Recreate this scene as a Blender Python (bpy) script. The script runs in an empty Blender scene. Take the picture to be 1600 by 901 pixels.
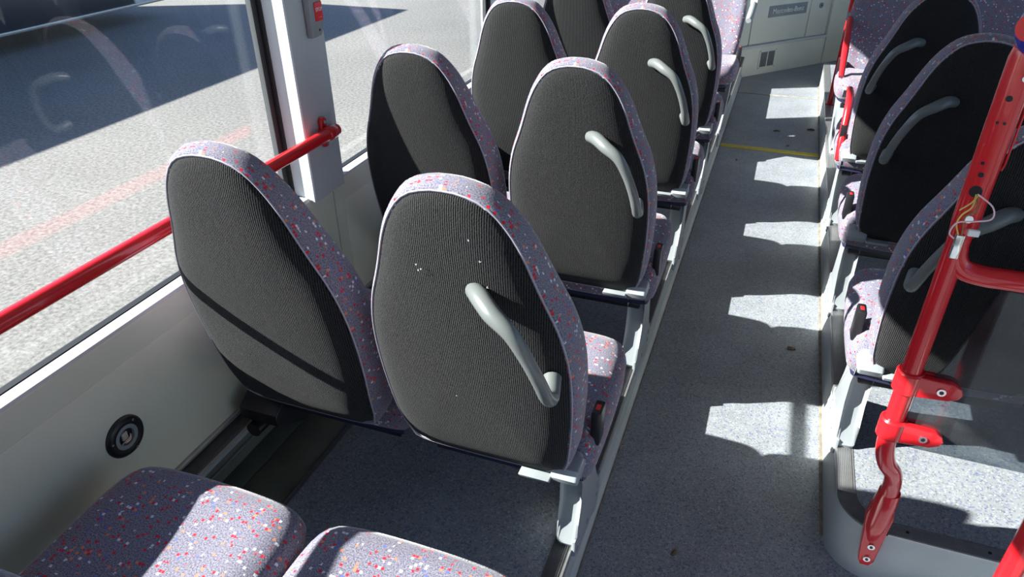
import bpy, bmesh, math, random
from mathutils import Vector, Matrix
C = bpy.context.scene.collection
SC = bpy.context.scene
PI = math.pi
rnd = random.Random(4)

# ------------------------------------------------------------------ camera
cam = bpy.data.cameras.new('camera'); camo = bpy.data.objects.new('camera', cam); C.objects.link(camo)
F, YAW, PIT, ROL = 1110.1, 0.355, 0.549, -0.008
cam.sensor_fit = 'HORIZONTAL'; cam.sensor_width = 36; cam.lens = F * 36 / 1600
cam.clip_start = .02; cam.clip_end = 300
fw = Vector((-math.sin(YAW) * math.cos(PIT), math.cos(YAW) * math.cos(PIT), -math.sin(PIT)))
r0 = Vector((math.cos(YAW), math.sin(YAW), 0)); u0 = r0.cross(fw)
rr = r0 * math.cos(ROL) + u0 * math.sin(ROL); uu = -r0 * math.sin(ROL) + u0 * math.cos(ROL)
M3 = Matrix((rr, uu, -fw)).transposed()
camo.matrix_world = Matrix.Translation((.268, 0, 1.624)) @ M3.to_4x4()
SC.camera = camo

# ------------------------------------------------------------------ sky, sun, exposure
w = bpy.data.worlds.new('sky'); SC.world = w; w.use_nodes = True
nt = w.node_tree; bg = nt.nodes['Background']
sky = nt.nodes.new('ShaderNodeTexSky'); sky.sky_type = 'NISHITA'; sky.sun_disc = False
sky.sun_elevation = math.radians(32); sky.sun_rotation = math.radians(245); sky.altitude = 50
tint = nt.nodes.new('ShaderNodeVectorMath'); tint.operation = 'MULTIPLY'; tint.inputs[1].default_value = (.86, .97, 1.18)
nt.links.new(sky.outputs[0], tint.inputs[0]); nt.links.new(tint.outputs[0], bg.inputs[0]); bg.inputs[1].default_value = .10
SUN_TO = Vector((-1, -.46, .70)).normalized()
sd = bpy.data.lights.new('sun', 'SUN'); so = bpy.data.objects.new('sun', sd); C.objects.link(so)
sd.energy = 9.5; sd.angle = math.radians(.53); sd.color = (1, .965, .91)
so.rotation_euler = SUN_TO.to_track_quat('Z', 'Y').to_euler(); so.location = (-3, -2, 4)
SC.view_settings.view_transform = 'Standard'; SC.view_settings.look = 'None'
SC.view_settings.gamma = 1; SC.view_settings.use_curve_mapping = False
SC.view_settings.exposure = 1.25

# ------------------------------------------------------------------ materials
def nodes(name):
    m = bpy.data.materials.new(name); m.use_nodes = True
    return m, m.node_tree.nodes, m.node_tree.links, m.node_tree.nodes['Principled BSDF']
def col4(c): return (c[0], c[1], c[2], 1)
def plain(name, c, rough=.5, metal=0, noise=.0, nscale=30, bump=0, bscale=200, coat=0, spec=.5):
    m, N, L, b = nodes(name)
    b.inputs['Base Color'].default_value = col4(c); b.inputs['Roughness'].default_value = rough
    b.inputs['Metallic'].default_value = metal; b.inputs['Coat Weight'].default_value = coat
    b.inputs['Specular IOR Level'].default_value = spec
    tc = N.new('ShaderNodeTexCoord')
    if noise:
        n = N.new('ShaderNodeTexNoise'); n.inputs['Scale'].default_value = nscale; n.inputs['Detail'].default_value = 5
        L.new(tc.outputs['Object'], n.inputs['Vector'])
        mr = N.new('ShaderNodeMapRange'); mr.inputs[1].default_value = .3; mr.inputs[2].default_value = .7
        mr.inputs[3].default_value = 1 - noise; mr.inputs[4].default_value = 1 + noise
        L.new(n.outputs[0], mr.inputs[0])
        mx = N.new('ShaderNodeVectorMath'); mx.operation = 'SCALE'; mx.inputs[0].default_value = c
        L.new(mr.outputs[0], mx.inputs['Scale']); L.new(mx.outputs[0], b.inputs['Base Color'])
    if bump:
        n = N.new('ShaderNodeTexNoise'); n.inputs['Scale'].default_value = bscale
        L.new(tc.outputs['Object'], n.inputs['Vector'])
        bp = N.new('ShaderNodeBump'); bp.inputs['Strength'].default_value = bump; bp.inputs['Distance'].default_value = .001
        L.new(n.outputs[0], bp.inputs['Height']); L.new(bp.outputs[0], b.inputs['Normal'])
    return m

def vinyl(name, base, dot1, dot2):
    m, N, L, b = nodes(name)
    tc = N.new('ShaderNodeTexCoord')
    def noise(s, d=3):
        n = N.new('ShaderNodeTexNoise'); n.inputs['Scale'].default_value = s; n.inputs['Detail'].default_value = d
        L.new(tc.outputs['Object'], n.inputs['Vector']); return n
    big = noise(5, 6)
    cr = N.new('ShaderNodeValToRGB'); L.new(big.outputs[0], cr.inputs[0])
    cr.color_ramp.elements[0].position = .3; cr.color_ramp.elements[0].color = col4([x * .86 for x in base])
    cr.color_ramp.elements[1].position = .7; cr.color_ramp.elements[1].color = col4([x * 1.12 for x in base])
    last = cr.outputs[0]
    for sc, c, th in ((260, dot1, .12), (190, dot2, .11), (330, (.02, .022, .03), .10)):
        v = N.new('ShaderNodeTexVoronoi'); v.inputs['Scale'].default_value = sc
        mp = N.new('ShaderNodeMapping'); mp.inputs['Location'].default_value = (sc * .13, sc * .7, 0)
        L.new(tc.outputs['Object'], mp.inputs[0]); L.new(mp.outputs[0], v.inputs['Vector'])
        sep = N.new('ShaderNodeSeparateColor'); L.new(v.outputs['Color'], sep.inputs[0])
        lt = N.new('ShaderNodeMath'); lt.operation = 'LESS_THAN'; lt.inputs[1].default_value = th
        L.new(sep.outputs[0], lt.inputs[0])
        ml = N.new('ShaderNodeMath'); ml.operation = 'MULTIPLY'; ml.inputs[1].default_value = .5
        L.new(lt.outputs[0], ml.inputs[0])
        mx = N.new('ShaderNodeMix'); mx.data_type = 'RGBA'
        L.new(ml.outputs[0], mx.inputs[0]); L.new(last, mx.inputs[6]); mx.inputs[7].default_value = col4(c)
        last = mx.outputs[2]
    L.new(last, b.inputs['Base Color'])
    b.inputs['Roughness'].default_value = .42
    n2 = noise(500); bp = N.new('ShaderNodeBump'); bp.inputs['Strength'].default_value = .25; bp.inputs['Distance'].default_value = .0006
    L.new(n2.outputs[0], bp.inputs['Height']); L.new(bp.outputs[0], b.inputs['Normal'])
    return m

def fabric(name):
    # moquette: lilac-grey ground with small square stitches of red, orange, white and blue, laid out on UVs in metres
    m, N, L, b = nodes(name)
    uv = N.new('ShaderNodeUVMap'); uv.uv_map = 'UVMap'
    def cellpat(cell, stretch=1):
        s = N.new('ShaderNodeVectorMath'); s.operation = 'MULTIPLY'; s.inputs[1].default_value = (1 / cell, 1 / cell * stretch, 0)
        L.new(uv.outputs[0], s.inputs[0])
        fl = N.new('ShaderNodeVectorMath'); fl.operation = 'FLOOR'; L.new(s.outputs[0], fl.inputs[0])
        fr = N.new('ShaderNodeVectorMath'); fr.operation = 'FRACTION'; L.new(s.outputs[0], fr.inputs[0])
        wn = N.new('ShaderNodeTexWhiteNoise'); wn.noise_dimensions = '2D'; L.new(fl.outputs[0], wn.inputs['Vector'])
        return fl, fr, wn
    base = N.new('ShaderNodeTexNoise'); base.inputs['Scale'].default_value = 350; L.new(uv.outputs[0], base.inputs['Vector'])
    cr = N.new('ShaderNodeValToRGB'); L.new(base.outputs[0], cr.inputs[0])
    cr.color_ramp.elements[0].position = .35; cr.color_ramp.elements[0].color = (.085, .085, .125, 1)
    cr.color_ramp.elements[1].position = .65; cr.color_ramp.elements[1].color = (.255, .24, .295, 1)
    last = cr.outputs[0]
    fl, fr, wn = cellpat(.0063)
    ramp = N.new('ShaderNodeValToRGB'); ramp.color_ramp.interpolation = 'CONSTANT'
    e = ramp.color_ramp.elements
    e[0].position = 0; e[0].color = (.55, .02, .035, 1)
    e[1].position = .07; e[1].color = (.62, .20, .10, 1)
    for p, c in ((.105, (.60, .62, .68)), (.15, (.10, .13, .42))):
        q = e.new(p); q.color = col4(c)
    L.new(wn.outputs[0], ramp.inputs[0])
    lt = N.new('ShaderNodeMath'); lt.operation = 'LESS_THAN'; lt.inputs[1].default_value = .17; L.new(wn.outputs[0], lt.inputs[0])
    # keep a thin ground gap round each stitch
    sep = N.new('ShaderNodeSeparateXYZ'); L.new(fr.outputs[0], sep.inputs[0])
    mask = lt.outputs[0]
    for k in (0, 1):
        g = N.new('ShaderNodeMath'); g.operation = 'GREATER_THAN'; g.inputs[1].default_value = .16; L.new(sep.outputs[k], g.inputs[0])
        mu = N.new('ShaderNodeMath'); mu.operation = 'MULTIPLY'; L.new(mask, mu.inputs[0]); L.new(g.outputs[0], mu.inputs[1]); mask = mu.outputs[0]
    # stitches come in bands
    bd = N.new('ShaderNodeTexNoise'); bd.inputs['Scale'].default_value = 60; L.new(uv.outputs[0], bd.inputs['Vector'])
    g = N.new('ShaderNodeMath'); g.operation = 'GREATER_THAN'; g.inputs[1].default_value = .44; L.new(bd.outputs[0], g.inputs[0])
    mu = N.new('ShaderNodeMath'); mu.operation = 'MULTIPLY'; L.new(mask, mu.inputs[0]); L.new(g.outputs[0], mu.inputs[1]); mask = mu.outputs[0]
    mx = N.new('ShaderNodeMix'); mx.data_type = 'RGBA'; L.new(mask, mx.inputs[0]); L.new(last, mx.inputs[6]); L.new(ramp.outputs[0], mx.inputs[7])
    L.new(mx.outputs[2], b.inputs['Base Color'])
    b.inputs['Roughness'].default_value = .95; b.inputs['Sheen Weight'].default_value = .3; b.inputs['Sheen Roughness'].default_value = .4
    b.inputs['Specular IOR Level'].default_value = .15
    bp = N.new('ShaderNodeBump'); bp.inputs['Strength'].default_value = .5; bp.inputs['Distance'].default_value = .0012
    L.new(base.outputs[0], bp.inputs['Height']); L.new(bp.outputs[0], b.inputs['Normal'])
    return m

def knit(name):
    m, N, L, b = nodes(name)
    tc = N.new('ShaderNodeTexCoord')
    wv = N.new('ShaderNodeTexWave'); wv.wave_type = 'BANDS'; wv.bands_direction = 'X'
    wv.inputs['Scale'].default_value = 88; wv.inputs['Distortion'].default_value = 1.6; wv.inputs['Detail'].default_value = 2
    wv.inputs['Detail Scale'].default_value = 4
    L.new(tc.outputs['Object'], wv.inputs['Vector'])
    n = N.new('ShaderNodeTexNoise'); n.inputs['Scale'].default_value = 520; n.inputs['Detail'].default_value = 2
    L.new(tc.outputs['Object'], n.inputs['Vector'])
    ad = N.new('ShaderNodeMath'); ad.operation = 'MULTIPLY_ADD'; ad.inputs[1].default_value = 1.6
    L.new(n.outputs[0], ad.inputs[0]); L.new(wv.outputs[0], ad.inputs[2])
    cr = N.new('ShaderNodeValToRGB'); mr = N.new('ShaderNodeMapRange'); mr.inputs[1].default_value = .5; mr.inputs[2].default_value = 2.0
    L.new(ad.outputs[0], mr.inputs[0]); L.new(mr.outputs[0], cr.inputs[0])
    cr.color_ramp.elements[0].position = .30; cr.color_ramp.elements[0].color = (.0025, .0025, .003, 1)
    cr.color_ramp.elements[1].position = .85; cr.color_ramp.elements[1].color = (.033, .0335, .035, 1)
    L.new(cr.outputs[0], b.inputs['Base Color'])
    b.inputs['Roughness'].default_value = .9; b.inputs['Specular IOR Level'].default_value = .2
    b.inputs['Sheen Weight'].default_value = .05
    bp = N.new('ShaderNodeBump'); bp.inputs['Strength'].default_value = .9; bp.inputs['Distance'].default_value = .0010
    L.new(ad.outputs[0], bp.inputs['Height']); L.new(bp.outputs[0], b.inputs['Normal'])
    return m

def glass(name, tint, haze, dirt=True):
    m, N, L, b = nodes(name); N.remove(b)
    out = N['Material Output']
    tr = N.new('ShaderNodeBsdfTransparent'); tr.inputs[0].default_value = col4(tint)
    gl = N.new('ShaderNodeBsdfGlossy'); gl.inputs['Roughness'].default_value = .0
    lw = N.new('ShaderNodeLayerWeight'); lw.inputs[0].default_value = .5
    pw = N.new('ShaderNodeMath'); pw.operation = 'POWER'; pw.inputs[1].default_value = 5; L.new(lw.outputs['Facing'], pw.inputs[0])
    mu = N.new('ShaderNodeMath'); mu.operation = 'MULTIPLY_ADD'; mu.inputs[1].default_value = .92; mu.inputs[2].default_value = .035; L.new(pw.outputs[0], mu.inputs[0])
    mx = N.new('ShaderNodeMixShader'); L.new(mu.outputs[0], mx.inputs[0]); L.new(tr.outputs[0], mx.inputs[1]); L.new(gl.outputs[0], mx.inputs[2])
    df = N.new('ShaderNodeBsdfDiffuse'); df.inputs[0].default_value = (.75, .77, .8, 1)
    tc = N.new('ShaderNodeTexCoord'); n = N.new('ShaderNodeTexNoise'); n.inputs['Scale'].default_value = 5; n.inputs['Detail'].default_value = 7
    L.new(tc.outputs['Object'], n.inputs['Vector'])
    mr = N.new('ShaderNodeMapRange'); mr.inputs[1].default_value = .4; mr.inputs[2].default_value = .75; mr.inputs[3].default_value = haze * .4; mr.inputs[4].default_value = haze * 2
    L.new(n.outputs[0], mr.inputs[0])
    m2 = N.new('ShaderNodeMixShader'); L.new(mr.outputs[0], m2.inputs[0]); L.new(mx.outputs[0], m2.inputs[1]); L.new(df.outputs[0], m2.inputs[2])
    L.new(m2.outputs[0], out.inputs[0])
    return m

def asphalt(name):
    m, N, L, b = nodes(name)
    tc = N.new('ShaderNodeTexCoord')
    n = N.new('ShaderNodeTexNoise'); n.inputs['Scale'].default_value = 28; n.inputs['Detail'].default_value = 8; n.inputs['Roughness'].default_value = .75
    L.new(tc.outputs['Object'], n.inputs['Vector'])
    n2 = N.new('ShaderNodeTexNoise'); n2.inputs['Scale'].default_value = .5; n2.inputs['Detail'].default_value = 4
    L.new(tc.outputs['Object'], n2.inputs['Vector'])
    cr = N.new('ShaderNodeValToRGB'); L.new(n.outputs[0], cr.inputs[0])
    cr.color_ramp.elements[0].position = .36; cr.color_ramp.elements[0].color = (.085, .083, .079, 1)
    cr.color_ramp.elements[1].position = .64; cr.color_ramp.elements[1].color = (.265, .255, .235, 1)
    mr = N.new('ShaderNodeMapRange'); mr.inputs[1].default_value = .3; mr.inputs[2].default_value = .7; mr.inputs[3].default_value = .88; mr.inputs[4].default_value = 1.1
    L.new(n2.outputs[0], mr.inputs[0])
    sc = N.new('ShaderNodeVectorMath'); sc.operation = 'SCALE'; L.new(cr.outputs[0], sc.inputs[0]); L.new(mr.outputs[0], sc.inputs['Scale'])
    L.new(sc.outputs[0], b.inputs['Base Color']); b.inputs['Roughness'].default_value = .85
    return m

MAT = dict(
    fabric=fabric('moquette'), knit=knit('black_knit'),
    vinyl=vinyl('speckled_vinyl', (.245, .262, .278), (.44, .47, .51), (.07, .10, .24)),
    podium=plain('podium_vinyl', (.40, .43, .425), .45, noise=.08, nscale=8, bump=.2),
    grey=plain('grey_plastic', (.27, .295, .31), .38, noise=.05, nscale=12),
    leg=plain('leg_plastic', (.29, .315, .33), .35, noise=.05, nscale=14),
    handle=plain('handle_plastic', (.125, .138, .135), .32),
    wall=plain('wall_plastic', (.70, .71, .58), .5, noise=.05, nscale=4, bump=.15, bscale=700),
    sill=plain('sill_plastic', (.62, .64, .63), .45),
    pillar=plain('pillar_paint', (.50, .54, .56), .45, noise=.03, nscale=6),
    olive=plain('floor_plate', (.14, .145, .115), .4, noise=.15, nscale=12),
    alu=plain('aluminium', (.42, .42, .42), .38, metal=.75, noise=.08, nscale=40),
    darkalu=plain('dark_ribbed_rubber', (.10, .10, .10), .5, noise=.15, nscale=40),
    black=plain('black_plastic', (.012, .012, .014), .35),
    rubber=plain('black_rubber', (.012, .013, .015), .6),
    red=plain('red_paint', (.62, .012, .018), .25, coat=.5, noise=.04, nscale=20),
    orange=plain('red_webbing', (.72, .035, .02), .4),
    button=plain('red_button', (.75, .02, .03), .35),
    navy=plain('navy_plastic', (.02, .022, .06), .4),
    blue=plain('blue_plastic', (.015, .03, .33), .25, coat=.4),
    white=plain('white_print', (.8, .8, .8), .5),
    yellow=plain('yellow_strip', (.62, .50, .06), .6, noise=.12, nscale=30),
    seam=plain('pale_seam', (.30, .28, .25), .6, noise=.25, nscale=20),
    rear=plain('engine_cover', (.78, .77, .68), .5, noise=.04, nscale=5),
    chrome=plain('chrome', (.75, .76, .78), .18, metal=1),
    ceiling=plain('ceiling_panel', (.5, .5, .49), .6),
    glass=glass('window_glass', (.93, .95, .95), .007),
    glass2=glass('screen_glass', (.50, .54, .57), .035),
    asphalt=asphalt('asphalt'),
    framegrey=plain('window_frame_grey', (.06, .065, .07), .4),
    dark=plain('dark_paint', (.02, .024, .035), .4),
    coach=plain('coach_paint', (.55, .57, .6), .35),
    leaf=plain('dry_leaf', (.16, .11, .06), .8, noise=.3, nscale=90),
    piping=plain('piping', (.34, .32, .38), .8),
    yellowwire=plain('yellow_wire', (.7, .55, .12), .5),
    brownwire=plain('brown_wire', (.30, .15, .05), .5),
    pinkwire=plain('pink_wire', (.75, .55, .60), .5),
    beige=plain('beige_plastic', (.5, .45, .36), .5),
    dirt=plain('dirt_line', (.20, .17, .13), .9, noise=.4, nscale=25),
)

# ------------------------------------------------------------------ helpers
def finish(name, bm, mat, parent=None, smooth=True, angle=40, label=None):
    me = bpy.data.meshes.new(name)
    bmesh.ops.recalc_face_normals(bm, faces=bm.faces)
    bm.to_mesh(me); bm.free()
    me.materials.append(MAT[mat] if isinstance(mat, str) else mat)
    if smooth:
        me.polygons.foreach_set('use_smooth', [True] * len(me.polygons))
        me.set_sharp_from_angle(angle=math.radians(angle))
    o = bpy.data.objects.new(name, me); C.objects.link(o)
    if parent: o.parent = parent
    if label: o['label'] = label
    return o
def tag(o, label, cat, group=None):
    o['label'] = label; o['category'] = cat
    if group: o['group'] = group
    return o
def empty(name, loc=(0, 0, 0), rz=0):
    o = bpy.data.objects.new(name, None); C.objects.link(o); o.location = loc; o.rotation_euler = (0, 0, rz); o.empty_display_size = .05
    return o
def structure(o): o['kind'] = 'structure'; return o
def box(bm, a, b, bev=0):
    x0, y0, z0 = a; x1, y1, z1 = b
    vs = [bm.verts.new(p) for p in ((x0, y0, z0), (x1, y0, z0), (x1, y1, z0), (x0, y1, z0), (x0, y0, z1), (x1, y0, z1), (x1, y1, z1), (x0, y1, z1))]
    fs = [bm.faces.new([vs[i] for i in q]) for q in ((0, 3, 2, 1), (4, 5, 6, 7), (0, 1, 5, 4), (1, 2, 6, 5), (2, 3, 7, 6), (3, 0, 4, 7))]
    if bev:
        es = list({e for f in fs for e in f.edges})
        bmesh.ops.bevel(bm, geom=es, offset=bev, segments=2, affect='EDGES', profile=.5)
def boxo(name, a, b, mat, parent=None, bev=0, label=None):
    bm = bmesh.new(); box(bm, a, b, bev); return finish(name, bm, mat, parent, bool(bev), label=label)
def smoothpath(pts, n=6):
    P = [Vector(p) for p in pts]; out = []
    for i in range(len(P) - 1):
        p0 = P[max(i - 1, 0)]; p1 = P[i]; p2 = P[i + 1]; p3 = P[min(i + 2, len(P) - 1)]
        for k in range(n):
            t = k / n
            out.append(.5 * ((2 * p1) + (-p0 + p2) * t + (2 * p0 - 5 * p1 + 4 * p2 - p3) * t * t + (-p0 + 3 * p1 - 3 * p2 + p3) * t ** 3))
    out.append(P[-1]); return out
def tube(bm, pts, r, seg=12, cap=True):
    P = [Vector(p) for p in pts]; n = len(P)
    R = r if isinstance(r, (list, tuple)) else [r] * n
    T = [(P[min(i + 1, n - 1)] - P[max(i - 1, 0)]).normalized() for i in range(n)]
    a = T[0].orthogonal().normalized(); rings = []
    for i in range(n):
        a = (a - T[i] * a.dot(T[i])).normalized(); b = T[i].cross(a)
        rings.append([bm.verts.new(P[i] + (a * math.cos(2 * PI * k / seg) + b * math.sin(2 * PI * k / seg)) * R[i]) for k in range(seg)])
    for i in range(n - 1):
        for k in range(seg):
            bm.faces.new((rings[i][k], rings[i][(k + 1) % seg], rings[i + 1][(k + 1) % seg], rings[i + 1][k]))
    if cap: bm.faces.new(rings[0]); bm.faces.new(rings[-1])
def tubeo(name, pts, r, mat, parent=None, seg=12, sm=0, label=None):
    if sm: 
        q = smoothpath(pts, sm)
        if isinstance(r, (list, tuple)):
            rr_ = []
            for i in range(len(pts) - 1): rr_ += [r[i] + (r[i + 1] - r[i]) * k / sm for k in range(sm)]
            r = rr_ + [r[-1]]
        pts = q
    bm = bmesh.new(); tube(bm, pts, r, seg); return finish(name, bm, mat, parent, label=label)
def prism(bm, poly, axis, a, b, bev=0):
    # poly: 2D points; axis 'x' -> (y,z), 'y' -> (x,z), 'z' -> (x,y)
    def mk(p, t): return {'x': (t, p[0], p[1]), 'y': (p[0], t, p[1]), 'z': (p[0], p[1], t)}[axis]
    A = [bm.verts.new(mk(p, a)) for p in poly]; B = [bm.verts.new(mk(p, b)) for p in poly]; n = len(poly)
    fs = [bm.faces.new(A), bm.faces.new(B)]
    for i in range(n): bm.faces.new((A[i], A[(i + 1) % n], B[(i + 1) % n], B[i]))
    if bev:
        es = list({e for f in fs for e in f.edges})
        bmesh.ops.bevel(bm, geom=es, offset=bev, segments=3, affect='EDGES', profile=.5)
def prismo(name, poly, axis, a, b, mat, parent=None, bev=0, label=None):
    bm = bmesh.new(); prism(bm, poly, axis, a, b, bev); return finish(name, bm, mat, parent, True, 35, label=label)
def disc(bm, c, n, r, h, seg=20):
    n = Vector(n).normalized(); tube(bm, [Vector(c), Vector(c) + n * h], r, seg)
def lathe_ring(bm, c, n, prof, seg=32):
    # prof: (radius, height along n), open strip
    n = Vector(n).normalized(); a = n.orthogonal().normalized(); b = n.cross(a); c = Vector(c); rows = []
    for r, h in prof: rows.append([bm.verts.new(c + n * h + (a * math.cos(2 * PI * k / seg) + b * math.sin(2 * PI * k / seg)) * r) for k in range(seg)])
    for i in range(len(rows) - 1):
        for k in range(seg): bm.faces.new((rows[i][k], rows[i][(k + 1) % seg], rows[i + 1][(k + 1) % seg], rows[i + 1][k]))
def textmesh(name, s, size, mat, parent, loc, rot, depth=.0006, label=None):
    cu = bpy.data.curves.new(name, 'FONT'); cu.body = s; cu.size = size; cu.extrude = depth; cu.align_x = 'CENTER'; cu.align_y = 'CENTER'
    t = bpy.data.objects.new('t', cu); C.objects.link(t)
    me = bpy.data.meshes.new_from_object(t.evaluated_get(bpy.context.evaluated_depsgraph_get()))
    bpy.data.objects.remove(t)
    me.materials.clear(); me.materials.append(MAT[mat])
    o = bpy.data.objects.new(name, me); C.objects.link(o); o.parent = parent; o.location = loc; o.rotation_euler = rot
    if label: o['label'] = label
    return o
def copy_tree(o, parent=None):
    c = o.copy(); C.objects.link(c); c.parent = parent
    for ch in list(o.children): copy_tree(ch, c)
    return c

# closed outlines and lofts -------------------------------------------------
def chaikin(P, it=2):
    for _ in range(it):
        Q = []
        for i in range(len(P)):
            a, b = P[i], P[(i + 1) % len(P)]
            Q += [(a[0] * .75 + b[0] * .25, a[1] * .75 + b[1] * .25), (a[0] * .25 + b[0] * .75, a[1] * .25 + b[1] * .75)]
        P = Q
    return P
def resample(P, n):
    L = [0]
    for i in range(len(P)):
        a, b = P[i], P[(i + 1) % len(P)]; L.append(L[-1] + math.hypot(b[0] - a[0], b[1] - a[1]))
    out = []; j = 0
    for k in range(n):
        s = L[-1] * k / n
        while L[j + 1] < s: j += 1
        t = (s - L[j]) / max(L[j + 1] - L[j], 1e-9); a, b = P[j], P[(j + 1) % len(P)]
        out.append((a[0] + (b[0] - a[0]) * t, a[1] + (b[1] - a[1]) * t))
    return out
def offset(P, d):
    # P counter-clockwise; d > 0 grows
    n = len(P); out = []
    for i in range(n):
        a, b = P[i - 1], P[(i + 1) % n]; dx, dy = b[0] - a[0], b[1] - a[1]; l = math.hypot(dx, dy) or 1
        out.append((P[i][0] + dy / l * d, P[i][1] - dx / l * d))
    return out
def loft(name, outline, layers, fmap, mat, parent=None, capA=None, capB=None, center=(0, 0), angle=50, ts=1):
    """layers: (offset, t); fmap(u,v,t)->xyz; capA/capB: lists of (scale, t) closing the ends"""
    bm = bmesh.new(); uvl = bm.loops.layers.uv.new('UVMap'); n = len(outline)
    arc = [0]
    for i in range(n):
        a, b = outline[i], outline[(i + 1) % n]; arc.append(arc[-1] + math.hypot(b[0] - a[0], b[1] - a[1]))
    def ring(P, t): return [bm.verts.new(fmap(p[0], p[1], t)) for p in P]
    rows = []
    for off, t in layers:
        P = offset(outline, off); rows.append((ring(P, t), P, t))
    for i in range(len(rows) - 1):
        A, _, ta = rows[i]; B, _, tb = rows[i + 1]
        for k in range(n):
            k2 = (k + 1) % n
            f = bm.faces.new((A[k], A[k2], B[k2], B[k])); q = ((arc[k], ta * ts), (arc[k + 1], ta * ts), (arc[k + 1], tb * ts), (arc[k], tb * ts))
            for lp, c in zip(f.loops, q): lp[uvl].uv = (c[0], c[1])
    for row, cap in ((rows[0], capA), (rows[-1], capB)):
        if not cap: continue
        V, P, t0 = row
        for s, t in cap:
            if s <= 0:
                vc = bm.verts.new(fmap(center[0], center[1], t))
                for k in range(n):
                    k2 = (k + 1) % n; f = bm.faces.new((V[k], V[k2], vc))
                    for lp, c in zip(f.loops, (P[k], P[k2], center)): lp[uvl].uv = c
                break
            P2 = [(center[0] + (p[0] - center[0]) * s, center[1] + (p[1] - center[1]) * s) for p in row[1]]
            V2 = ring(P2, t)
            for k in range(n):
                k2 = (k + 1) % n; f = bm.faces.new((V[k], V[k2], V2[k2], V2[k]))
                for lp, c in zip(f.loops, (P[k], P[k2], P2[k2], P2[k])): lp[uvl].uv = c
            V, P = V2, P2
    return finish(name, bm, mat, parent, True, angle)

# ================================================================== SETTING
G = -1.0
# ground outside
bm = bmesh.new(); box(bm, (-60, -50, G - .1), (60, 70, G))
structure(finish('ground', bm, 'asphalt', None, False))
# aisle floor
fl = structure(boxo('floor', (-1.0, -2.0, -.06), (1.63, 8.2, 0), 'vinyl'))
boxo('yellow_strip', (.0, 4.595, .0), (.613, 4.65, .003), 'yellow', fl, .001)
boxo('joint_strip', (.0, 5.87, .0), (.613, 5.90, .003), 'seam', fl, .001)
# left platform
PZ = .176
pl = structure(prismo('floor_platform', [(-.745, 0), (.004, 0), (.004, .02), (-.006, .03), (-.006, PZ - .004), (-.745, PZ - .004)], 'y', -2.0, 6.3, 'podium'))
boxo('platform_covering', (-.735, -2, PZ - .006), (-.046, 6.3, PZ), 'vinyl', pl)
bm = bmesh.new(); box(bm, (-.046, -2, PZ - .004), (-.003, 6.3, PZ + .001))
for k in range(8): box(bm, (-.044 + k * .0048, -2, PZ + .001), (-.0415 + k * .0048, 6.3, PZ + .0028))
finish('edge_trim', bm, 'darkalu', pl, False)
boxo('edge_nosing', (-.003, -2, PZ - .022), (.002, 6.3, PZ + .002), 'alu', pl, .001)
boxo('cove_seal', (-.002, -2, 0), (.008, 6.3, .006), 'dirt', pl)
bm = bmesh.new()
box(bm, (-.752, -2, PZ - .004), (-.735, 6.3, PZ + .004)); box(bm, (-.7475, -2, PZ + .004), (-.7445, 6.3, PZ + .006))
finish('inner_trim', bm, 'darkalu', pl, False)
boxo('side_plate', (-.886, -2, PZ - .03), (-.752, 6.3, PZ - .002), 'olive', pl, .0015)
boxo('side_plate', (-.955, -2, PZ - .03), (-.8875, 6.3, PZ - .002), 'olive', pl, .0015)
# left wall
wl = structure(boxo('wall_left', (-1.02, -2, -.85), (-.952, 8.2, .70), 'olive'))
boxo('lower_kick_strip', (-.952, -2, .215), (-.946, 6.3, .222), 'alu', wl)
seams = [-2, -.12, 1.637, 3.12, 4.62, 6.2, 8.2]
SZ = .803
for i in range(len(seams) - 1):
    a, b = seams[i] + .0018, seams[i + 1] - .0018
    prismo('wall_panel', [(-.952, .392), (-.902, .392), (-.900, .396), (-.900, SZ - .008), (-.905, SZ - .001), (-.932, SZ - .001), (-.932, SZ - .03), (-.952, SZ - .03)], 'y', a, b, 'wall', wl, .0)
    boxo('raised_panel', (-.9005, a + .05, .41), (-.8985, b - .05, .728), 'wall', wl, .0009)
boxo('panel_strip', (-.906, -2, .379), (-.893, 6.3, .392), 'alu', wl, .002)
# seat mounting rail on the wall
bm = bmesh.new()
prism(bm, [(-.952, .30), (-.952, .376), (-.912, .376), (-.912, .372), (-.905, .372), (-.905, .366), (-.874, .352), (-.874, .345), (-.900, .335), (-.94, .30)], 'y', -2, 6.3)
for k in range(7):
    x = -.902 + k * .004; z = .3655 - k * .0018
    prism(bm, [(x, z), (x + .0018, z), (x + .0018, z + .0016), (x, z + .0022)], 'y', -2, 6.3)
finish('seat_rail', bm, 'darkalu', wl, False)
prismo('rail_lip', [(-.876, .352), (-.865, .349), (-.865, .338), (-.876, .343)], 'y', -2, 6.3, 'leg', wl)
# header and roof
HZ = 1.86
structure(boxo('wall_left', (-1.02, -2, HZ), (-.90, 8.2, 2.32), 'ceiling'))
structure(boxo('ceiling', (-1.02, -2, 2.30), (1.63, 8.2, 2.36), 'ceiling'))
wr = structure(boxo('wall_right', (1.513, 1.40, -.85), (1.63, 8.2, .80), 'wall'))
structure(boxo('wall_right', (1.513, -2, -.85), (1.63, 1.40, .04), 'wall'))
dr = structure(empty('door_1', (1.57, .6, .04)))  # unseen glazed bus doors, added to let more fill light inside
for a in (-1.25, -.35, .55):
    boxo('door_frame', (-.02, a - .6 + .02, 0), (.02, a - .6 + .07, 1.82), 'rubber', dr); boxo('door_frame', (-.02, a - .6 + .80, 0), (.02, a - .6 + .85, 1.82), 'rubber', dr)
    boxo('door_pane', (-.003, a - .6 + .07, .03), (.003, a - .6 + .80, 1.80), 'glass', dr)
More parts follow.
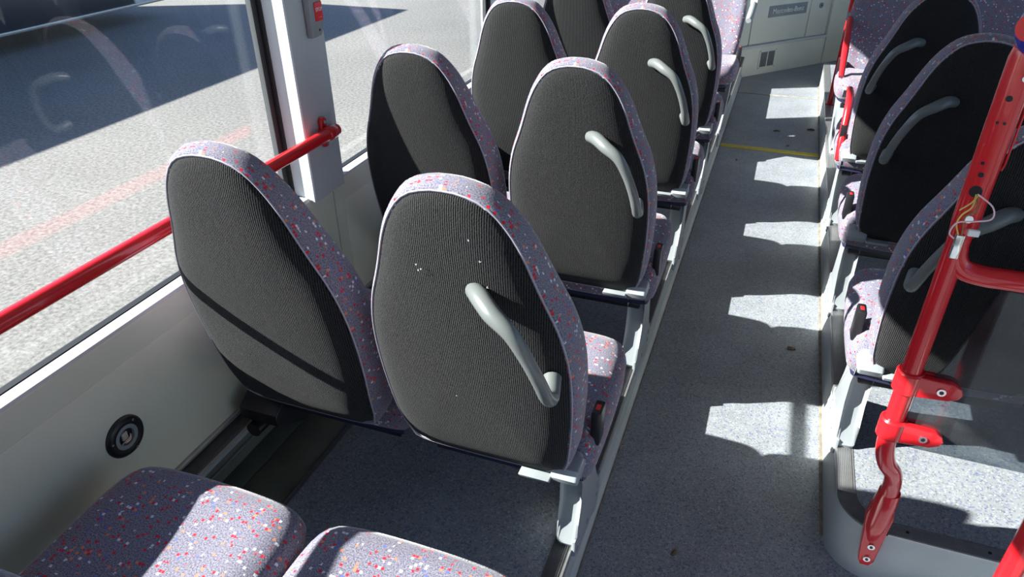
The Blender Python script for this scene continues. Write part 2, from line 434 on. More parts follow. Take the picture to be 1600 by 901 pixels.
structure(boxo('wall_right', (1.513, -2, HZ), (1.63, 8.2, 2.32), 'ceiling'))
structure(boxo('wall_front', (-1.02, -2.06, -.85), (1.63, -2.0, .75), 'wall'))
structure(boxo('wall_front', (-1.02, -2.06, 1.95), (1.63, -2.0, 2.36), 'ceiling'))
structure(boxo('window_30', (-1.0, -2.04, .75), (1.61, -2.034, 1.95), 'glass'))  # windscreen behind the camera, opened up to bring in ambient light
structure(boxo('wall_rear', (-1.02, 8.2, -.85), (1.63, 8.26, 2.36), 'ceiling'))

# pillars and windows, left
pill = [-.16, 1.620, 3.13, 4.63, 6.2]
for i, y in enumerate(pill):
    bm = bmesh.new(); prism(bm, [(-1.0, y - .075), (-.966, y - .098), (-.884, y - .096), (-.880, y - .094), (-.880, y + .053), (-.883, y + .056), (-1.0, y + .066)], 'z', SZ - .01, HZ)
    structure(finish('trim_%d' % (i + 1), bm, 'pillar', None, True, 25))
    if i < 1: continue
    bm = bmesh.new(); prism(bm, [(1.61, y - .07), (1.515, y - .075), (1.515, y + .075), (1.61, y + .07)], 'z', .80, HZ)
    structure(finish('trim_%d' % (i + 11), bm, 'pillar', None, True, 25))
ends = [-2.0] + pill + [8.2]
for i in range(len(ends) - 1):
    a, b = ends[i] + .07, ends[i + 1] - .088
    wn = structure(empty('window_%d' % (i + 1), (-.96, (a + b) / 2, SZ)))
    def wpart(name, A, B, mat, bev=0):
        o = boxo(name, A, B, mat, None, bev); o.parent = wn
        o.matrix_parent_inverse = Matrix.Translation((.96, -(a + b) / 2, -SZ)); return o
    wpart('window_sill', (-.934, a - .0, SZ - .012), (-.901, b - .012, SZ + .002), 'sill', .002)
    bm = bmesh.new()
    box(bm, (-.949, a, SZ - .022), (-.934, b, SZ + .004)); box(bm, (-.960, a, SZ), (-.940, a + .012, HZ)); box(bm, (-.975, b - .012, SZ - .01), (-.945, b, HZ)); box(bm, (-.975, a, HZ - .02), (-.93, b, HZ))
    o = finish('window_seal', bm, 'rubber', None, False); o.parent = wn; o.matrix_parent_inverse = Matrix.Translation((.96, -(a + b) / 2, -SZ))
    bm = bmesh.new()
    box(bm, (-.963, a, SZ - .045), (-.949, b, SZ - .004)); box(bm, (-.975, b - .030, SZ - .014), (-.96, b - .012, HZ))
    o = finish('window_frame', bm, 'framegrey', None, False); o.parent = wn; o.matrix_parent_inverse = Matrix.Translation((.96, -(a + b) / 2, -SZ))
    wpart('window_pane', (-.968, a, SZ - .02), (-.964, b - .02, HZ), 'glass')
    if i < 2: continue
    wn = structure(empty('window_%d' % (i + 11), (1.57, (a + b) / 2, SZ)))
    def wpart(name, A, B, mat, bev=0):
        o = boxo(name, A, B, mat, None, bev); o.parent = wn
        o.matrix_parent_inverse = Matrix.Translation((-1.57, -(a + b) / 2, -SZ)); return o
    wpart('window_sill', (1.515, a, .80), (1.545, b, SZ), 'sill', .002)
    wpart('window_seal', (1.545, a, .80), (1.56, b, SZ + .006), 'rubber')
    wpart('window_pane', (1.572, a, .80), (1.576, b, HZ), 'glass')

# right platform with rounded front corner
X0, Y0 = .613, 1.43
arc = [(X0 + .11 - .11 * math.cos(t), Y0 + .11 - .11 * math.sin(t)) for t in [PI / 2 * k / 10 for k in range(11)]]
pr = structure(prismo('floor_platform', [(X0, 6.3)] + arc + [(1.513, Y0), (1.513, 6.3)], 'z', 0, PZ - .004, 'podium'))
arc2 = [(X0 + .047 + .07 - .07 * math.cos(t), Y0 + .047 + .07 - .07 * math.sin(t)) for t in [PI / 2 * k / 8 for k in range(9)]]
prismo('platform_covering', [(X0 + .047, 6.3)] + arc2 + [(1.513, Y0 + .047), (1.513, 6.3)], 'z', PZ - .006, PZ, 'vinyl', pr)
bm = bmesh.new(); box(bm, (X0, Y0 + .115, PZ - .004), (X0 + .045, 6.3, PZ + .001))
for k in range(8): box(bm, (X0 + .002 + k * .0048, Y0 + .115, PZ + .001), (X0 + .0045 + k * .0048, 6.3, PZ + .0028))
finish('edge_trim', bm, 'alu', pr, False)
bm = bmesh.new(); box(bm, (X0 + .115, Y0, PZ - .004), (1.513, Y0 + .045, PZ + .001))
for k in range(8): box(bm, (X0 + .115, Y0 + .002 + k * .0048, PZ + .001), (1.513, Y0 + .0045 + k * .0048, PZ + .0028))
finish('edge_trim', bm, 'alu', pr, False)
prismo('corner_trim', arc + [p for p in reversed(arc2)], 'z', PZ - .004, PZ + .002, 'darkalu', pr)
boxo('edge_nosing', (X0 - .002, Y0 + .115, PZ - .022), (X0 + .003, 6.3, PZ + .002), 'alu', pr, .001)
boxo('cove_seal', (X0 - .008, Y0 + .11, 0), (X0 + .002, 6.3, .006), 'dirt', pr)
bm = bmesh.new(); disc(bm, (X0 + .16, Y0 + .022, PZ + .001), (0, 0, 1), .004, .003); finish('screw', bm, 'black', pr)
bm = bmesh.new(); disc(bm, (X0 + .34, Y0 + .022, PZ + .001), (0, 0, 1), .004, .003); finish('screw', bm, 'black', pr)

# rear engine cover across the end of the aisle, at an angle
A = Vector((0, 6.32, 0)); B = Vector((.62, 7.02, 0)); dv = (B - A).normalized(); ang = math.atan2(dv.y, dv.x)
rc = structure(empty('wall_rear', tuple(A), ang))
Lw = (B - A).length
boxo('lower_panel', (-.6, .012, 0), (Lw + .02, .12, .232), 'rear', rc, .004)
boxo('ledge', (-.6, .0, .232), (Lw + .02, .12, .250), 'sill', rc, .003)
boxo('backing', (-.9, .075, .24), (Lw + .9, .12, 1.5), 'black', rc)
boxo('corner_panel', (Lw + .028, .01, 0), (Lw + .9, .07, 1.5), 'rear', rc, .004)
for a, b in ((-.9, .045), (.055, .70), (.710, Lw + .02)):
    boxo('cover_panel', (a, .03, .252), (b, .075, 1.5), 'rear', rc, .004)
boxo('badge_recess', (.22, .026, .455), (.66, .032, .545), 'grey', rc, .003)
textmesh('badge_lettering', 'Mercedes-Benz', .058, 'white', rc, (.44, .024, .50), (PI / 2, 0, 0), .003, 'pale maker lettering on the cover')
bm = bmesh.new(); disc(bm, (.83, .03, .50), (0, -1, 0), .022, .008); finish('lock', bm, 'grey', rc)
bm = bmesh.new(); disc(bm, (.83, .022, .50), (0, -1, 0), .006, .002); finish('keyhole', bm, 'black', rc)
vt = empty('vent_grille', tuple(A + dv * .27), ang)
tag(vt, 'small louvred metal vent low on the cover at the far end of the aisle', 'vent')
boxo('vent_plate', (-.095, .006, .05), (.095, .0118, .20), 'rear', vt, .001)
for s in (-1, 1):
    boxo('vent_opening', (s * .043 - .036, .004, .065), (s * .043 + .036, .0062, .185), 'black', vt)
    for k in range(7): boxo('slat', (s * .043 - .036 + k * .0105, .001, .065), (s * .043 - .031 + k * .0105, .0042, .185), 'grey', vt)
for sx in (-1, 1):
    for z in (.056, .194):
        bm = bmesh.new(); disc(bm, (sx * .088, .006, z), (0, -1, 0), .0035, .002, 8); finish('screw', bm, 'black', vt)

# ================================================================== SEATS
TH = math.radians(11.1); S_, C_ = math.sin(TH), math.cos(TH)
BZ = .404          # height of the back's lower edge line above the platform
def bk(u, v, t, sx=1):
    # t > 0 forward (towards the sitter), t < 0 behind the seat
    return (u * sx, -v * S_ + t * C_, BZ + v * C_ + t * S_ - (.008 if v < -.02 and t > .012 else 0))
half = [(.10, -.043), (.150, -.036), (.172, -.018), (.182, .05), (.189, .13), (.192, .20), (.191, .27), (.185, .33), (.171, .39), (.155, .43), (.139, .475), (.122, .53), (.101, .577), (.070, .618), (.030, .633)]
OUT = resample(chaikin([(0, -.044)] + half + [(0, .635)] + [(-a, b) for a, b in reversed(half)], 2), 96)
cush0 = [(.12, .0), (.205, .0), (.215, .03), (.218, .2), (.215, .34), (.20, .395), (.165, .42), (.08, .43)]
CUSH = resample(chaikin([(0, 0)] + cush0 + [(0, .432)] + [(-a, b) for a, b in reversed(cush0)], 2), 72)

def depth(v):
    k = max(0, min(1, (v - .05) / .60)); return .098 - .058 * k * k
def backmap(front):
    def f(u, v, t):  # t in 0..1 of the depth
        d = depth(v)
        # shell curls forward slightly at its foot
        cur = .35 * max(0, .10 - v) ** 2 * 10 * .25
        tt = t * d + cur
        return bk(u, v, tt)
    return f
def rearmap(u, v, t):
    cur = .35 * max(0, .10 - v) ** 2 * 10 * .25
    return bk(u, v, t + cur)

def make_seat(kind, side):
    """kind 'aisle' or 'window'; side +1: the aisle lies to the seat's +x when it faces forward"""
    root = empty('passenger_seat')
    back = loft('backrest', OUT, [(.001, .0), (.004, .03), (.007, .12), (.009, .35), (.010, .7), (.007, .88), (-.003, .97)], backmap(1), 'fabric', root,
                capA=[(.9, 0), (0, .0)], capB=[(.90, 1.0), (.72, .88), (.5, .80), (.25, .78), (0, .78)], center=(0, .28), ts=.09)
    loft('back_cover', offset(OUT, -.007), [(.004, .002), (.003, -.003), (-.004, -.0075)], rearmap, 'knit', back,
         capA=None, capB=[(.97, -.0115), (.93, -.0155), (.86, -.0205), (.75, -.025), (.5, -.030), (.25, -.0325), (0, -.033)], center=(0, .28))
    bm = bmesh.new(); P = offset(OUT, .0005); pts = [rearmap(p[0], p[1], -.0005) for p in P]; tube(bm, pts + [pts[0], pts[1]], .0017, 6, False)
    finish('piping', bm, 'piping', back)
    def cm(u, v, t): return (u, .075 + v * (.95 - .10 * max(0, 1 - max(t, 0) / .07)), .297 + t + .018 * (v / .43) - .01 * math.cos(u / .22 * PI / 2))
    loft('seat_cushion', CUSH, [(-.02, .0), (-.004, .012), (0, .04), (-.001, .07), (-.010, .098), (-.030, .114)], cm, 'fabric', root,
         capA=[(.6, 0), (0, 0)], capB=[(.80, .122), (.6, .119), (.3, .116), (0, .115)], center=(0, .21))
    loft('seat_shell', offset(CUSH, -.018), [(-.02, -.02), (0, -.012), (0, .012)], cm, 'navy', root, capA=[(.5, -.022), (0, -.022)], capB=[(0, .01)], center=(0, .21))
    # seat pan frame
    boxo('frame_bar', (-.17, .11, .250), (.17, .14, .272), 'black', root, .004)
    boxo('frame_bar', (-.17, .32, .250), (.17, .35, .272), 'black', root, .004)
    if kind == 'aisle':
        s = side
        prof = [(.140, .0), (.134, .014), (.150, .08), (.150, .16), (.128, .25), (.085, .325), (.048, .362), (.08, .380), (.15, .368), (.185, .33), (.215, .26), (.26, .17), (.30, .08), (.385, .015), (.39, .0)]
        xa, xb = sorted((s * .120, s * .172))
        lg = prismo('pedestal_leg', prof, 'x', xa, xb, 'leg', root, .014)
        for v_ in lg.data.vertices: v_.co.x += s * .020 * max(0, v_.co.z / .37)
        xa, xb = sorted((s * .164, s * .1735))
        prismo('leg_flange', [(.13, .03), (.38, .03), (.385, -.03), (.36, -.075), (.34, -.085), (.31, -.06), (.16, -.045), (.13, -.02)], 'x', xa, xb, 'leg', lg, .002)
        for yy, zz in ((.150, -.012), (.245, -.018), (.345, -.02), (.345, .012)):
            bm = bmesh.new(); disc(bm, (s * .173, yy, zz), (s, 0, 0), .007, .003, 12); finish('screw', bm, 'leg', lg)
        xa, xb = sorted((s * .140, s * .198))
        prismo('arm_bracket', [(.005, .366), (.014, .348), (.06, .345), (.085, .360), (.06, .388), (.016, .386)], 'x', xa, xb, 'leg', root, .007)
        xa, xb = sorted((s * .075, s * .142))
        prismo('arm_plate', [(-.006, .362), (.0, .352), (.04, .350), (.04, .360)], 'x', xa, xb, 'leg', root, .003)
        path = [(.043, .472, -.026), (.064, .482, -.050), (.093, .478, -.076), (.128, .460, -.092), (.152, .415, -.096), (.167, .365, -.092), (.174, .32, -.082), (.174, .292, -.060), (.163, .292, -.018)]
        tubeo('grab_handle', [bk(a * s, b, c) for a, b, c in path], [.0145, .016, .0155, .0130, .0115, .0115, .012, .014, .0165], 'handle', root, 14, 5)
        # belt
        st = tubeo('belt_stalk', [(s * .20, .16, .30), (s * .205, .15, .34), (s * .205, .135, .385)], .006, 'black', root, 8, 3)
        bc = bmesh.new(); box(bc, (s * .205 - .011, .112, .375), (s * .205 + .011, .158, .465), .005)
        bo = finish('belt_buckle', bc, 'black', st)
        boxo('release_button', (s * .205 - .005, .124, .463), (s * .205 + .005, .142, .466), 'button', st, .0015)
    else:
        s = side
        xa, xb = sorted((-s * .15, -s * .262))
        prismo('wall_bracket', [(.06, .262), (.10, .286), (.14, .286), (.20, .20), (.20, .175), (.16, .165), (.06, .23)], 'x', xa, xb, 'black', root, .004)
        bm = bmesh.new(); disc(bm, (-s * .222, .10, .205), (0, -1, 0), .020, .05, 16); finish('clamp_knob', bm, 'black', root)
    return root

P_A = make_seat('aisle', 1); P_W = make_seat('window', 1); P_AR = make_seat('aisle', -1); P_WR = make_seat('window', -1)
used = set()
def place(proto, x, y, label, group, rz=0, z=PZ):
    o = proto if proto.name not in used else copy_tree(proto)
    used.add(proto.name); o.location = (x, y, z); o.rotation_euler = (0, 0, rz); tag(o, label, 'seat', group); return o
XA, XW, YB = -.163, -.598, .99
GL, GR = 'forward-facing seats left of the aisle', 'forward-facing seats right of the aisle'
la = ['nearest left aisle seat, only its sunlit cushion in the bottom of the frame', 'aisle seat with angled grey handle, front of the left row and fully in view', 'left aisle seat right behind the front black-backed pair, its grey handle near the middle', 'third left aisle seat down the row, partly hidden by the second handle seat', 'farthest forward-facing left aisle seat, beside the rear-facing one']
lw = ['nearest left window seat, patterned cushion beside the round wall socket', 'front left window seat leaning in front of the red window rail', 'second left window seat, beside the window pillar with the stop button', 'third left window seat, against the second pane', 'farthest forward-facing left window seat']
tw = [0, .0, 0, 0, 0]
for k in range(5):
    dy = .015 if k == 0 else 0
    place(P_A, XA - (.008 if k == 2 else 0), YB + .75 * (k - 1) + dy, la[k], GL)
    place(P_W, XW - (.008 if k == 2 else 0), YB + .75 * (k - 1) + dy, lw[k], GL)
ra = ['nearest right aisle seat with black back, behind the red pole', 'second right aisle seat, dark handle on its shaded back', 'third right aisle seat, farthest of the forward-facing right seats, with a red loop armrest']
rw = ['nearest right window seat, outside the right edge behind the glass screen', 'second right window seat, near the right wall', 'third right window seat, in front of the rear-facing window seat']
YR = 1.58
for k in range(3):
    place(P_AR, .613 + .168, YR + .75 * k, ra[k], GR)
    place(P_WR, .613 + .168 + .435, YR + .75 * k, rw[k], GR)
GF = 'rear-facing seats at the far end'
place(P_AR, XA + .0, 4.66, 'rear-facing aisle seat left of the aisle, patterned front and folded armrest', GF, PI)
place(P_WR, XW, 4.66, 'rear-facing window seat left of the aisle at the far end', GF, PI)
place(P_A, .613 + .185, 4.56, 'rear-facing aisle seat right of the aisle beside the red armrests', GF, PI)
place(P_W, .613 + .185 + .435, 4.56, 'rear-facing window seat at the top right, blue patterned front', GF, PI)

# extras on single seats: a black belt reel on the nearest window seat, lint on the fully seen aisle seat
def find(lbl): return [o for o in C.objects if o.get('label', '') == lbl][0]
bm = bmesh.new(); bmesh.ops.create_uvsphere(bm, u_segments=18, v_segments=10, radius=.034)
for v in bm.verts: v.co.z *= .55
o = finish('belt_reel', bm, 'black', find(lw[0])); o.location = (-.185, .145, .415)
bm = bmesh.new(); q = random.Random(2)
for u_, v_ in ((-.050, .51), (-.043, .502), (-.048, .497), (.048, .575), (.062, .54), (.07, .49), (-.02, .20)):
    p = bk(u_, v_, -.031); a = q.random() * 6
    tube(bm, [p, (p[0] + .002 * math.cos(a), p[1] - .002, p[2] + .002 * math.sin(a)), (p[0] + .003 * math.cos(a + 1), p[1] - .001, p[2] + .003 * math.sin(a + 1))], .0004, 5)
finish('lint', bm, 'white', find(la[1]), label='white lint caught on the knit back')

# folding armrests at the far end
def armrest(pts, r, mat, label, hinge, seat):
    root = find(seat)
    o = tubeo('armrest', [tuple(Vector(p) - Vector(hinge)) for p in pts], r, mat, None, 10, 4, label=label)
    o.location = hinge; o.parent = root; o.matrix_parent_inverse = root.matrix_basis.inverted()
    bm = bmesh.new(); disc(bm, (-.02, 0, 0), (1, 0, 0), .022, .04, 14); finish('hinge', bm, 'grey', o)
FL = 'rear-facing aisle seat left of the aisle, patterned front and folded armrest'
FR = 'rear-facing aisle seat right of the aisle beside the red armrests'
armrest([(.075, 4.62, .87), (.078, 4.50, .86), (.078, 4.36, .845), (.075, 4.28, .835)], [.014, .02, .02, .014], 'grey', 'grey armrest', (.075, 4.62, .87), FL)
armrest([(.600, 4.55, .84), (.598, 4.44, .80), (.596, 4.30, .70), (.596, 4.18, .60)], [.013, .018, .018, .014], 'red', 'red armrest', (.600, 4.55, .84), FR)
armrest([(.585, 3.50, .70), (.582, 3.40, .74), (.58, 3.28, .71), (.578, 3.20, .58), (.578, 3.17, .50)], [.011, .014, .016, .016, .012], 'red', 'red armrest', (.585, 3.50, .70), ra[2])
gp = empty('grab_post', (.585, 5.15, 0))
tubeo('post', [(0, .0, PZ), (0, 0, .62), (.0, .02, 1.2), (0, .02, 2.3)], .017, 'red', gp, 12, 3)
bm = bmesh.new(); disc(bm, (0, 0, PZ - .001), (0, 0, 1), .03, .01); finish('post_foot', bm, 'red', gp)
gp.location = (.64, 5.15, 0)
tag(gp, 'thin red grab post far down the right side of the aisle', 'pole')

# ================================================================== RED POLE WITH GLASS SCREEN
PX, PY = .631, 1.35
po = empty('grab_pole', (PX, PY, 0))
tag(po, 'red grab pole with S-bent foot bolted to the front of the right platform', 'pole')
def rel(p): return (p[0] - PX, p[1] - PY, p[2])
tubeo('pole_tube', [rel(p) for p in [(PX, PY, 2.3), (PX, PY, 1.7), (PX, PY, 1.2), (PX, PY, .9), (PX, PY, .60), (.633, 1.352, .52), (.648, 1.36, .465), (.672, 1.375, .425), (.684, 1.392, .38), (.687, 1.40, .33), (.689, 1.404, .27)]], .0195, 'red', po, 16, 6)
prismo('foot_plate', [(.668 - PX, .31), (.660 - PX, .25), (.676 - PX, .095), (.684 - PX, .078), (.704 - PX, .078), (.713 - PX, .095), (.719 - PX, .25), (.712 - PX, .31)], 'y', 1.404 - PY, 1.4285 - PY, 'red', po, .004)
tubeo('foot_socket', [rel(p) for p in [(.6885, 1.402, .345), (.6885, 1.404, .30), (.689, 1.408, .22), (.690, 1.416, .16)]], [.0235, .026, .024, .010], 'red', po, 16, 4)
for z in (.105, .150):
    bm = bmesh.new(); disc(bm, (.694 - PX, 1.405 - PY, z), (0, -1, 0), .0085, .005, 14); finish('bolt', bm, 'chrome', po)
    bm = bmesh.new(); disc(bm, (.694 - PX, 1.4 - PY, z), (0, -1, 0), .004, .0012, 6); finish('bolt_socket', bm, 'black', po)
for z in (.700, .574):
    bm = bmesh.new(); tube(bm, [(0, 0, z - .026), (0, 0, z - .022), (0, 0, z + .022), (0, 0, z + .026)], [.0235, .027, .027, .0235], 18)
    prism(bm, [(.0, z - .026), (.075, z - .021), (.092, z - .012), (.097, z), (.092, z + .012), (.075, z + .021), (.0, z + .026)], 'y', -.021, -.004, .003)
    prism(bm, [(.0, z - .024), (.075, z - .020), (.092, z - .012), (.097, z), (.092, z + .012), (.075, z + .020), (.0, z + .024)], 'y', .003, .014, .003)
    cl = finish('glass_clamp', bm, 'red', po)
    bm = bmesh.new(); disc(bm, (.058, -.021, z), (0, -1, 0), .0085, .003, 14); finish('bolt', bm, 'chrome', cl)
    bm = bmesh.new(); disc(bm, (.058, -.0238, z), (0, -1, 0), .0045, .001, 6); finish('bolt_socket', bm, 'black', cl)
# side branch
tubeo('side_rail', [rel(p) for p in [(PX, PY, 1.012), (PX + .006, PY, .985), (PX + .022, PY, .966), (PX + .055, PY, .958), (PX + .12, PY, .957), (PX + .5, PY, .957), (PX + .86, PY, .957)]], .0195, 'red', po, 16, 5)
# upper flattened housing with holes, cable outlet, blue stop knob
bm = bmesh.new(); tube(bm, [(0, 0, 1.03), (0, 0, 1.06), (0, 0, 1.345), (0, 0, 1.36)], [.0195, .0225, .0225, .0195], 18); finish('button_housing', bm, 'red', po)
def radial(z, a, r=.022): return (math.sin(a) * r, -math.cos(a) * r, z)
for z, a, r in ((1.285, .1, .005), (1.245, -.1, .0025), (1.245, .35, .0025), (1.175, -.1, .003), (1.155, .05, .0045)):
    p = radial(z, a - .4); bm = bmesh.new(); disc(bm, p, (p[0], p[1], 0), r, .0012, 12); finish('bolt_hole', bm, 'black', po)
p = radial(1.125, -.3); bm = bmesh.new(); disc(bm, p, (p[0], p[1], 0), .010, .003, 16); ol = finish('cable_outlet', bm, 'black', po)
p = radial(1.318, .2); bm = bmesh.new(); disc(bm, p, (p[0], p[1], 0), .005, .003, 12); finish('screw', bm, 'chrome', po)
tubeo('rivet_strip', [(.024, -.003, 1.27), (.026, -.003, 1.26), (.026, -.003, 1.17), (.024, -.003, 1.16)], .002, 'red', po, 8)
bm = bmesh.new(); bmesh.ops.create_uvsphere(bm, u_segments=24, v_segments=14, radius=.034)
for v in bm.verts: v.co.z *= 1.25; v.co.x *= .95
ho = finish('stop_knob', bm, 'blue', po); ho.location = (.004, -.012, 1.392)
bm = bmesh.new(); disc(bm, (-.018, -.024, .004), (-.7, -.8, .05), .020, .008, 20); finish('push_button', bm, 'button', ho)
# loose wires and connector
def wire(pts, mat, r=.0013): return tubeo('wire', [(a, b - .02, c) for a, b, c in pts], r, mat, cn, 6, 5)
cn = empty('hanging_connector', (PX, PY, 1.05)); cn.parent = None
def W(a, b, c): return (a, b, c - 1.05)
wr1 = tubeo('wire', [W(*p) for p in [(-.004, -.028, 1.123), (.018, -.05, 1.112), (.024, -.048, 1.09), (.004, -.044, 1.08), (-.022, -.04, 1.072), (-.028, -.038, 1.05), (-.018, -.036, 1.04)]], .0014, 'pinkwire', cn, 6, 5)
tubeo('wire', [W(*p) for p in [(-.006, -.028, 1.122), (-.010, -.045, 1.105), (-.020, -.042, 1.088), (-.022, -.038, 1.068), (-.012, -.036, 1.045)]], .0013, 'yellowwire', cn, 6, 5)
tubeo('wire', [W(*p) for p in [(-.004, -.028, 1.12), (-.002, -.045, 1.10), (-.014, -.042, 1.085), (-.010, -.038, 1.06), (-.008, -.036, 1.045)]], .0015, 'brownwire', cn, 6, 5)
tubeo('wire', [W(*p) for p in [(-.002, -.028, 1.122), (-.012, -.042, 1.112), (-.026, -.042, 1.096)]], .0011, 'yellowwire', cn, 6, 4)
boxo('connector_block', (-.016, -.040, -.048), (-.002, -.028, -.002), 'chrome', cn, .0015)
boxo('connector_block', (.0, -.038, -.002), (.018, -.031, .010), 'white', cn, .0015)
bm = bmesh.new(); disc(bm, (-.004, -.024, .026), (0, -1, 0), .007, .006, 12); finish('cable_clip', bm, 'chrome', cn)
tag(cn, 'loose pink and yellow wires with a small metal connector hanging on the red pole', 'connector')

gs = empty('glass_screen', (.66, PY, .52))
top = [(.655, .70), (.670, .715), (.684, .74), (.700, .80), (.716, .88), (.726, .935)]
bm = bmesh.new(); prism(bm, [(x - .66, z - .52) for x, z in [(.653, .531), (1.50, .520), (1.50, .935)] + list(reversed(top)) + [(.653, .690)]], 'y', -.0035, .0035)
finish('screen_pane', bm, 'glass2', gs, False)
tag(gs, 'grey tinted glass screen held by two red clamps beside the grab pole', 'screen')
# second red pole, bottom right
p2 = empty('grab_pole', (.815, 1.07, 0))
tubeo('pole_tube', [(0, 0, .006), (0, 0, .3), (0, 0, .6), (0, 0, .86), (.03, 0, .94), (.12, 0, .957), (.4, 0, .957)], .0195, 'red', p2, 16, 4)
bm = bmesh.new(); disc(bm, (0, 0, 0), (0, 0, 1), .035, .008); finish('floor_flange', bm, 'red', p2)
tag(p2, 'second red pole, just its lower part at the bottom right corner', 'pole')

# ================================================================== LEFT WALL FITTINGS
RX, RZ = -.852, .975
rl = empty('window_rail', (RX, 1.60, RZ))
tubeo('rail_tube', [(0, -2.6, 0), (0, -1.2, 0), (0, .0, 0), (0, .028, 0), (0, .034, 0)], [.0165, .0165, .0165, .0165, .010], 'red', rl, 16)
bm = bmesh.new(); tube(bm, [(0, -.022, 0), (0, -.019, 0), (0, .012, 0), (0, .015, 0)], [.017, .0195, .0195, .017], 16)
prism(bm, [(-.020, -.040), (.012, -.040), (.012, .040), (-.020, .040)], 'x', -.0375, -.026, .003) if False else None
box(bm, (-.0275, -.018, -.012), (-.004, .010, .012), .002)
br = finish('rail_bracket', bm, 'red', rl)
for s in (-1, 1):
    bm = bmesh.new(); prism(bm, [(-.016, s * .010), (-.016, s * .034), (-.010, s * .041), (.004, s * .041), (.010, s * .034), (.010, s * .010)], 'x', -.0272, -.014, .003)
    lg = finish('bracket_lug', bm, 'red', rl)
    bm = bmesh.new(); disc(bm, (-.0135, -.003, s * .029), (1, 0, 0), .005, .002, 12); finish('screw', bm, 'chrome', lg)
tag(rl, 'red handrail running in front of the left window up to the pillar', 'rail')

sb = empty('stop_button', (-.879, 1.622, 1.285))
prismo('button_box', [(-.026, -.062), (-.026, .06), (.028, .06), (.028, -.040), (.012, -.062)], 'x', 0, .020, 'grey', sb, .004)
rb = boxo('push_button', (.018, -.008, -.024), (.0235, .024, .022), 'button', sb, .002)
textmesh('lettering', 'STOP', .0125, 'white', rb, (.0238, .008, .004), (PI / 2, 0, PI / 2), .0003)
textmesh('braille_dots', '. ..', .0125, 'white', rb, (.0238, .010, -.012), (PI / 2, 0, PI / 2), .0003)
bm = bmesh.new(); disc(bm, (.0195, .005, -.046), (1, 0, 0), .0035, .001, 10); finish('lamp_hole', bm, 'black', sb)
tag(sb, 'grey stop request button box with red push button on the window pillar', 'button')

so_ = empty('wall_socket', (-.8985, .770, .575))
bm = bmesh.new(); lathe_ring(bm, (0, 0, 0), (1, 0, 0), [(.047, 0), (.047, .004), (.043, .009), (.036, .0105), (.029, .009), (.028, .004), (.028, 0)], 40); finish('outer_ring', bm, 'black', so_)
bm = bmesh.new(); lathe_ring(bm, (0, 0, 0), (1, 0, 0), [(.0285, .002), (.0285, .008), (.024, .0085), (.0195, .008), (.019, .001)], 36); finish('inner_ring', bm, 'grey', so_)
bm = bmesh.new(); disc(bm, (0, 0, 0), (1, 0, 0), .0192, .001, 24); finish('socket_hole', bm, 'black', so_)
boxo('connector_block', (.001, -.010, -.006), (.007, .005, .013), 'beige', so_, .002)
for q in range(4):
    tubeo('wire', [(.001, -.014 + q * .003, -.016 + q * .002), (.008, -.006, -.007 - q * .002), (.009, .004, -.005 - q * .0025), (.003, .013, -.003 - q * .002)], .0011, ['pinkwire', 'yellowwire', 'white', 'brownwire'][q], so_, 6, 4)
for a in (.9, 2.9, 5.0):
    bm = bmesh.new(); disc(bm, (.0098, math.cos(a) * .038, math.sin(a) * .038), (1, 0, 0), .0028, .0018, 10); finish('screw', bm, 'chrome', so_)
tag(so_, 'round black-ringed socket with bare wires in the lower left wall', 'socket')

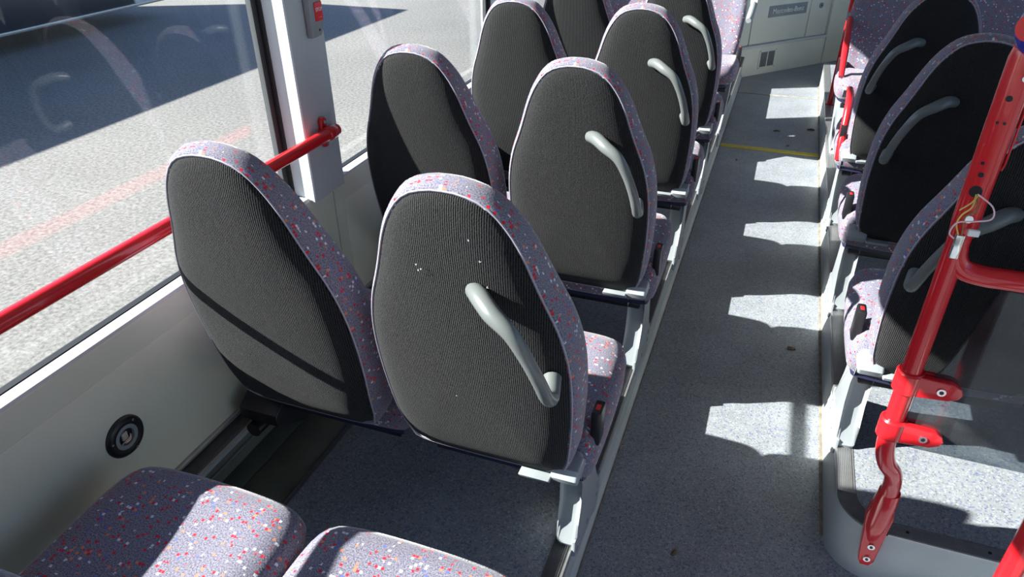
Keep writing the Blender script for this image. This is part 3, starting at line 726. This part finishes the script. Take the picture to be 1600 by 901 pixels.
# litter on the floor
def leaf(x, y, s, a, label, cat='leaf'):
    bm = bmesh.new(); r = random.Random(int(x * 1000 + y * 77)); n = 9; P = []
    for k in range(n):
        t = 2 * PI * k / n; q = s * (.5 + .5 * r.random()); P.append((math.cos(t) * q * 1.8, math.sin(t) * q * .8))
    c = bm.verts.new((0, 0, .005 + .3 * s)); V = [bm.verts.new((p[0], p[1], .001 + r.random() * .3 * s)) for p in P]
    W_ = [bm.verts.new((v.co.x, v.co.y, 0.0)) for v in V]
    for k in range(n):
        bm.faces.new((V[k], V[(k + 1) % n], c)); bm.faces.new((W_[k], W_[(k + 1) % n], V[(k + 1) % n], V[k]))
    bm.faces.new(W_)
    o = finish('leaf', bm, 'leaf', None, False); o.location = (x, y, 0.0003); o.rotation_euler = (0, 0, a); tag(o, label, cat, 'dry leaves on the aisle floor')
leaf(.503, 2.43, .014, .2, 'dry brown leaf on the middle of the aisle floor')
leaf(.235, 1.345, .010, 1.2, 'small dark leaf scrap nearest the camera on the aisle floor')
leaf(.34, 5.02, .018, .3, 'brown leaf on the aisle just past the yellow strip')
leaf(.56, 5.12, .020, .1, 'dark leaf by the right platform past the yellow strip')
leaf(.42, 4.74, .011, .8, 'tiny leaf scrap close behind the yellow strip')
leaf(.13, 4.38, .010, 1.9, 'yellowish leaf scrap in front of the yellow strip')

# ================================================================== OUTSIDE
nb = empty('parked_bus', (-11, 4, G))
def nbx(name, a, b, mat, bev=0): return boxo(name, a, b, mat, nb, bev)
nbx('body', (-2.5, -9, .42), (0, 7.35, 2.97), 'coach', .05)
nbx('skirt', (-2.45, -9, .30), (.02, 6.6, 1.1), 'dark', .02)
nbx('skirt', (-2.45, 6.62, .30), (.02, 7.3, 1.1), 'coach', .02)
nbx('rub_strip', (.0, -9, .28), (.04, 7.3, .33), 'alu', .005)
nbx('window_band', (-2.47, -8.6, 1.45), (.015, 6.9, 2.55), 'dark', .02)
nbx('roof_unit', (-2.2, -6, 2.97), (-.3, -.5, 3.12), 'coach', .03)
for y in (-5.5, 1.0):
    bm = bmesh.new(); tube(bm, [(-.32, y, .48), (-.30, y, .48), (-.04, y, .48), (-.02, y, .48)], [.42, .48, .48, .42], 32); wh = finish('wheel', bm, 'rubber', nb)
    bm = bmesh.new(); disc(bm, (-.03, y, .48), (1, 0, 0), .27, .02, 24); finish('wheel_hub', bm, 'alu', wh)
tag(nb, 'parked bus outside whose dark lower side shows at the top left', 'bus')
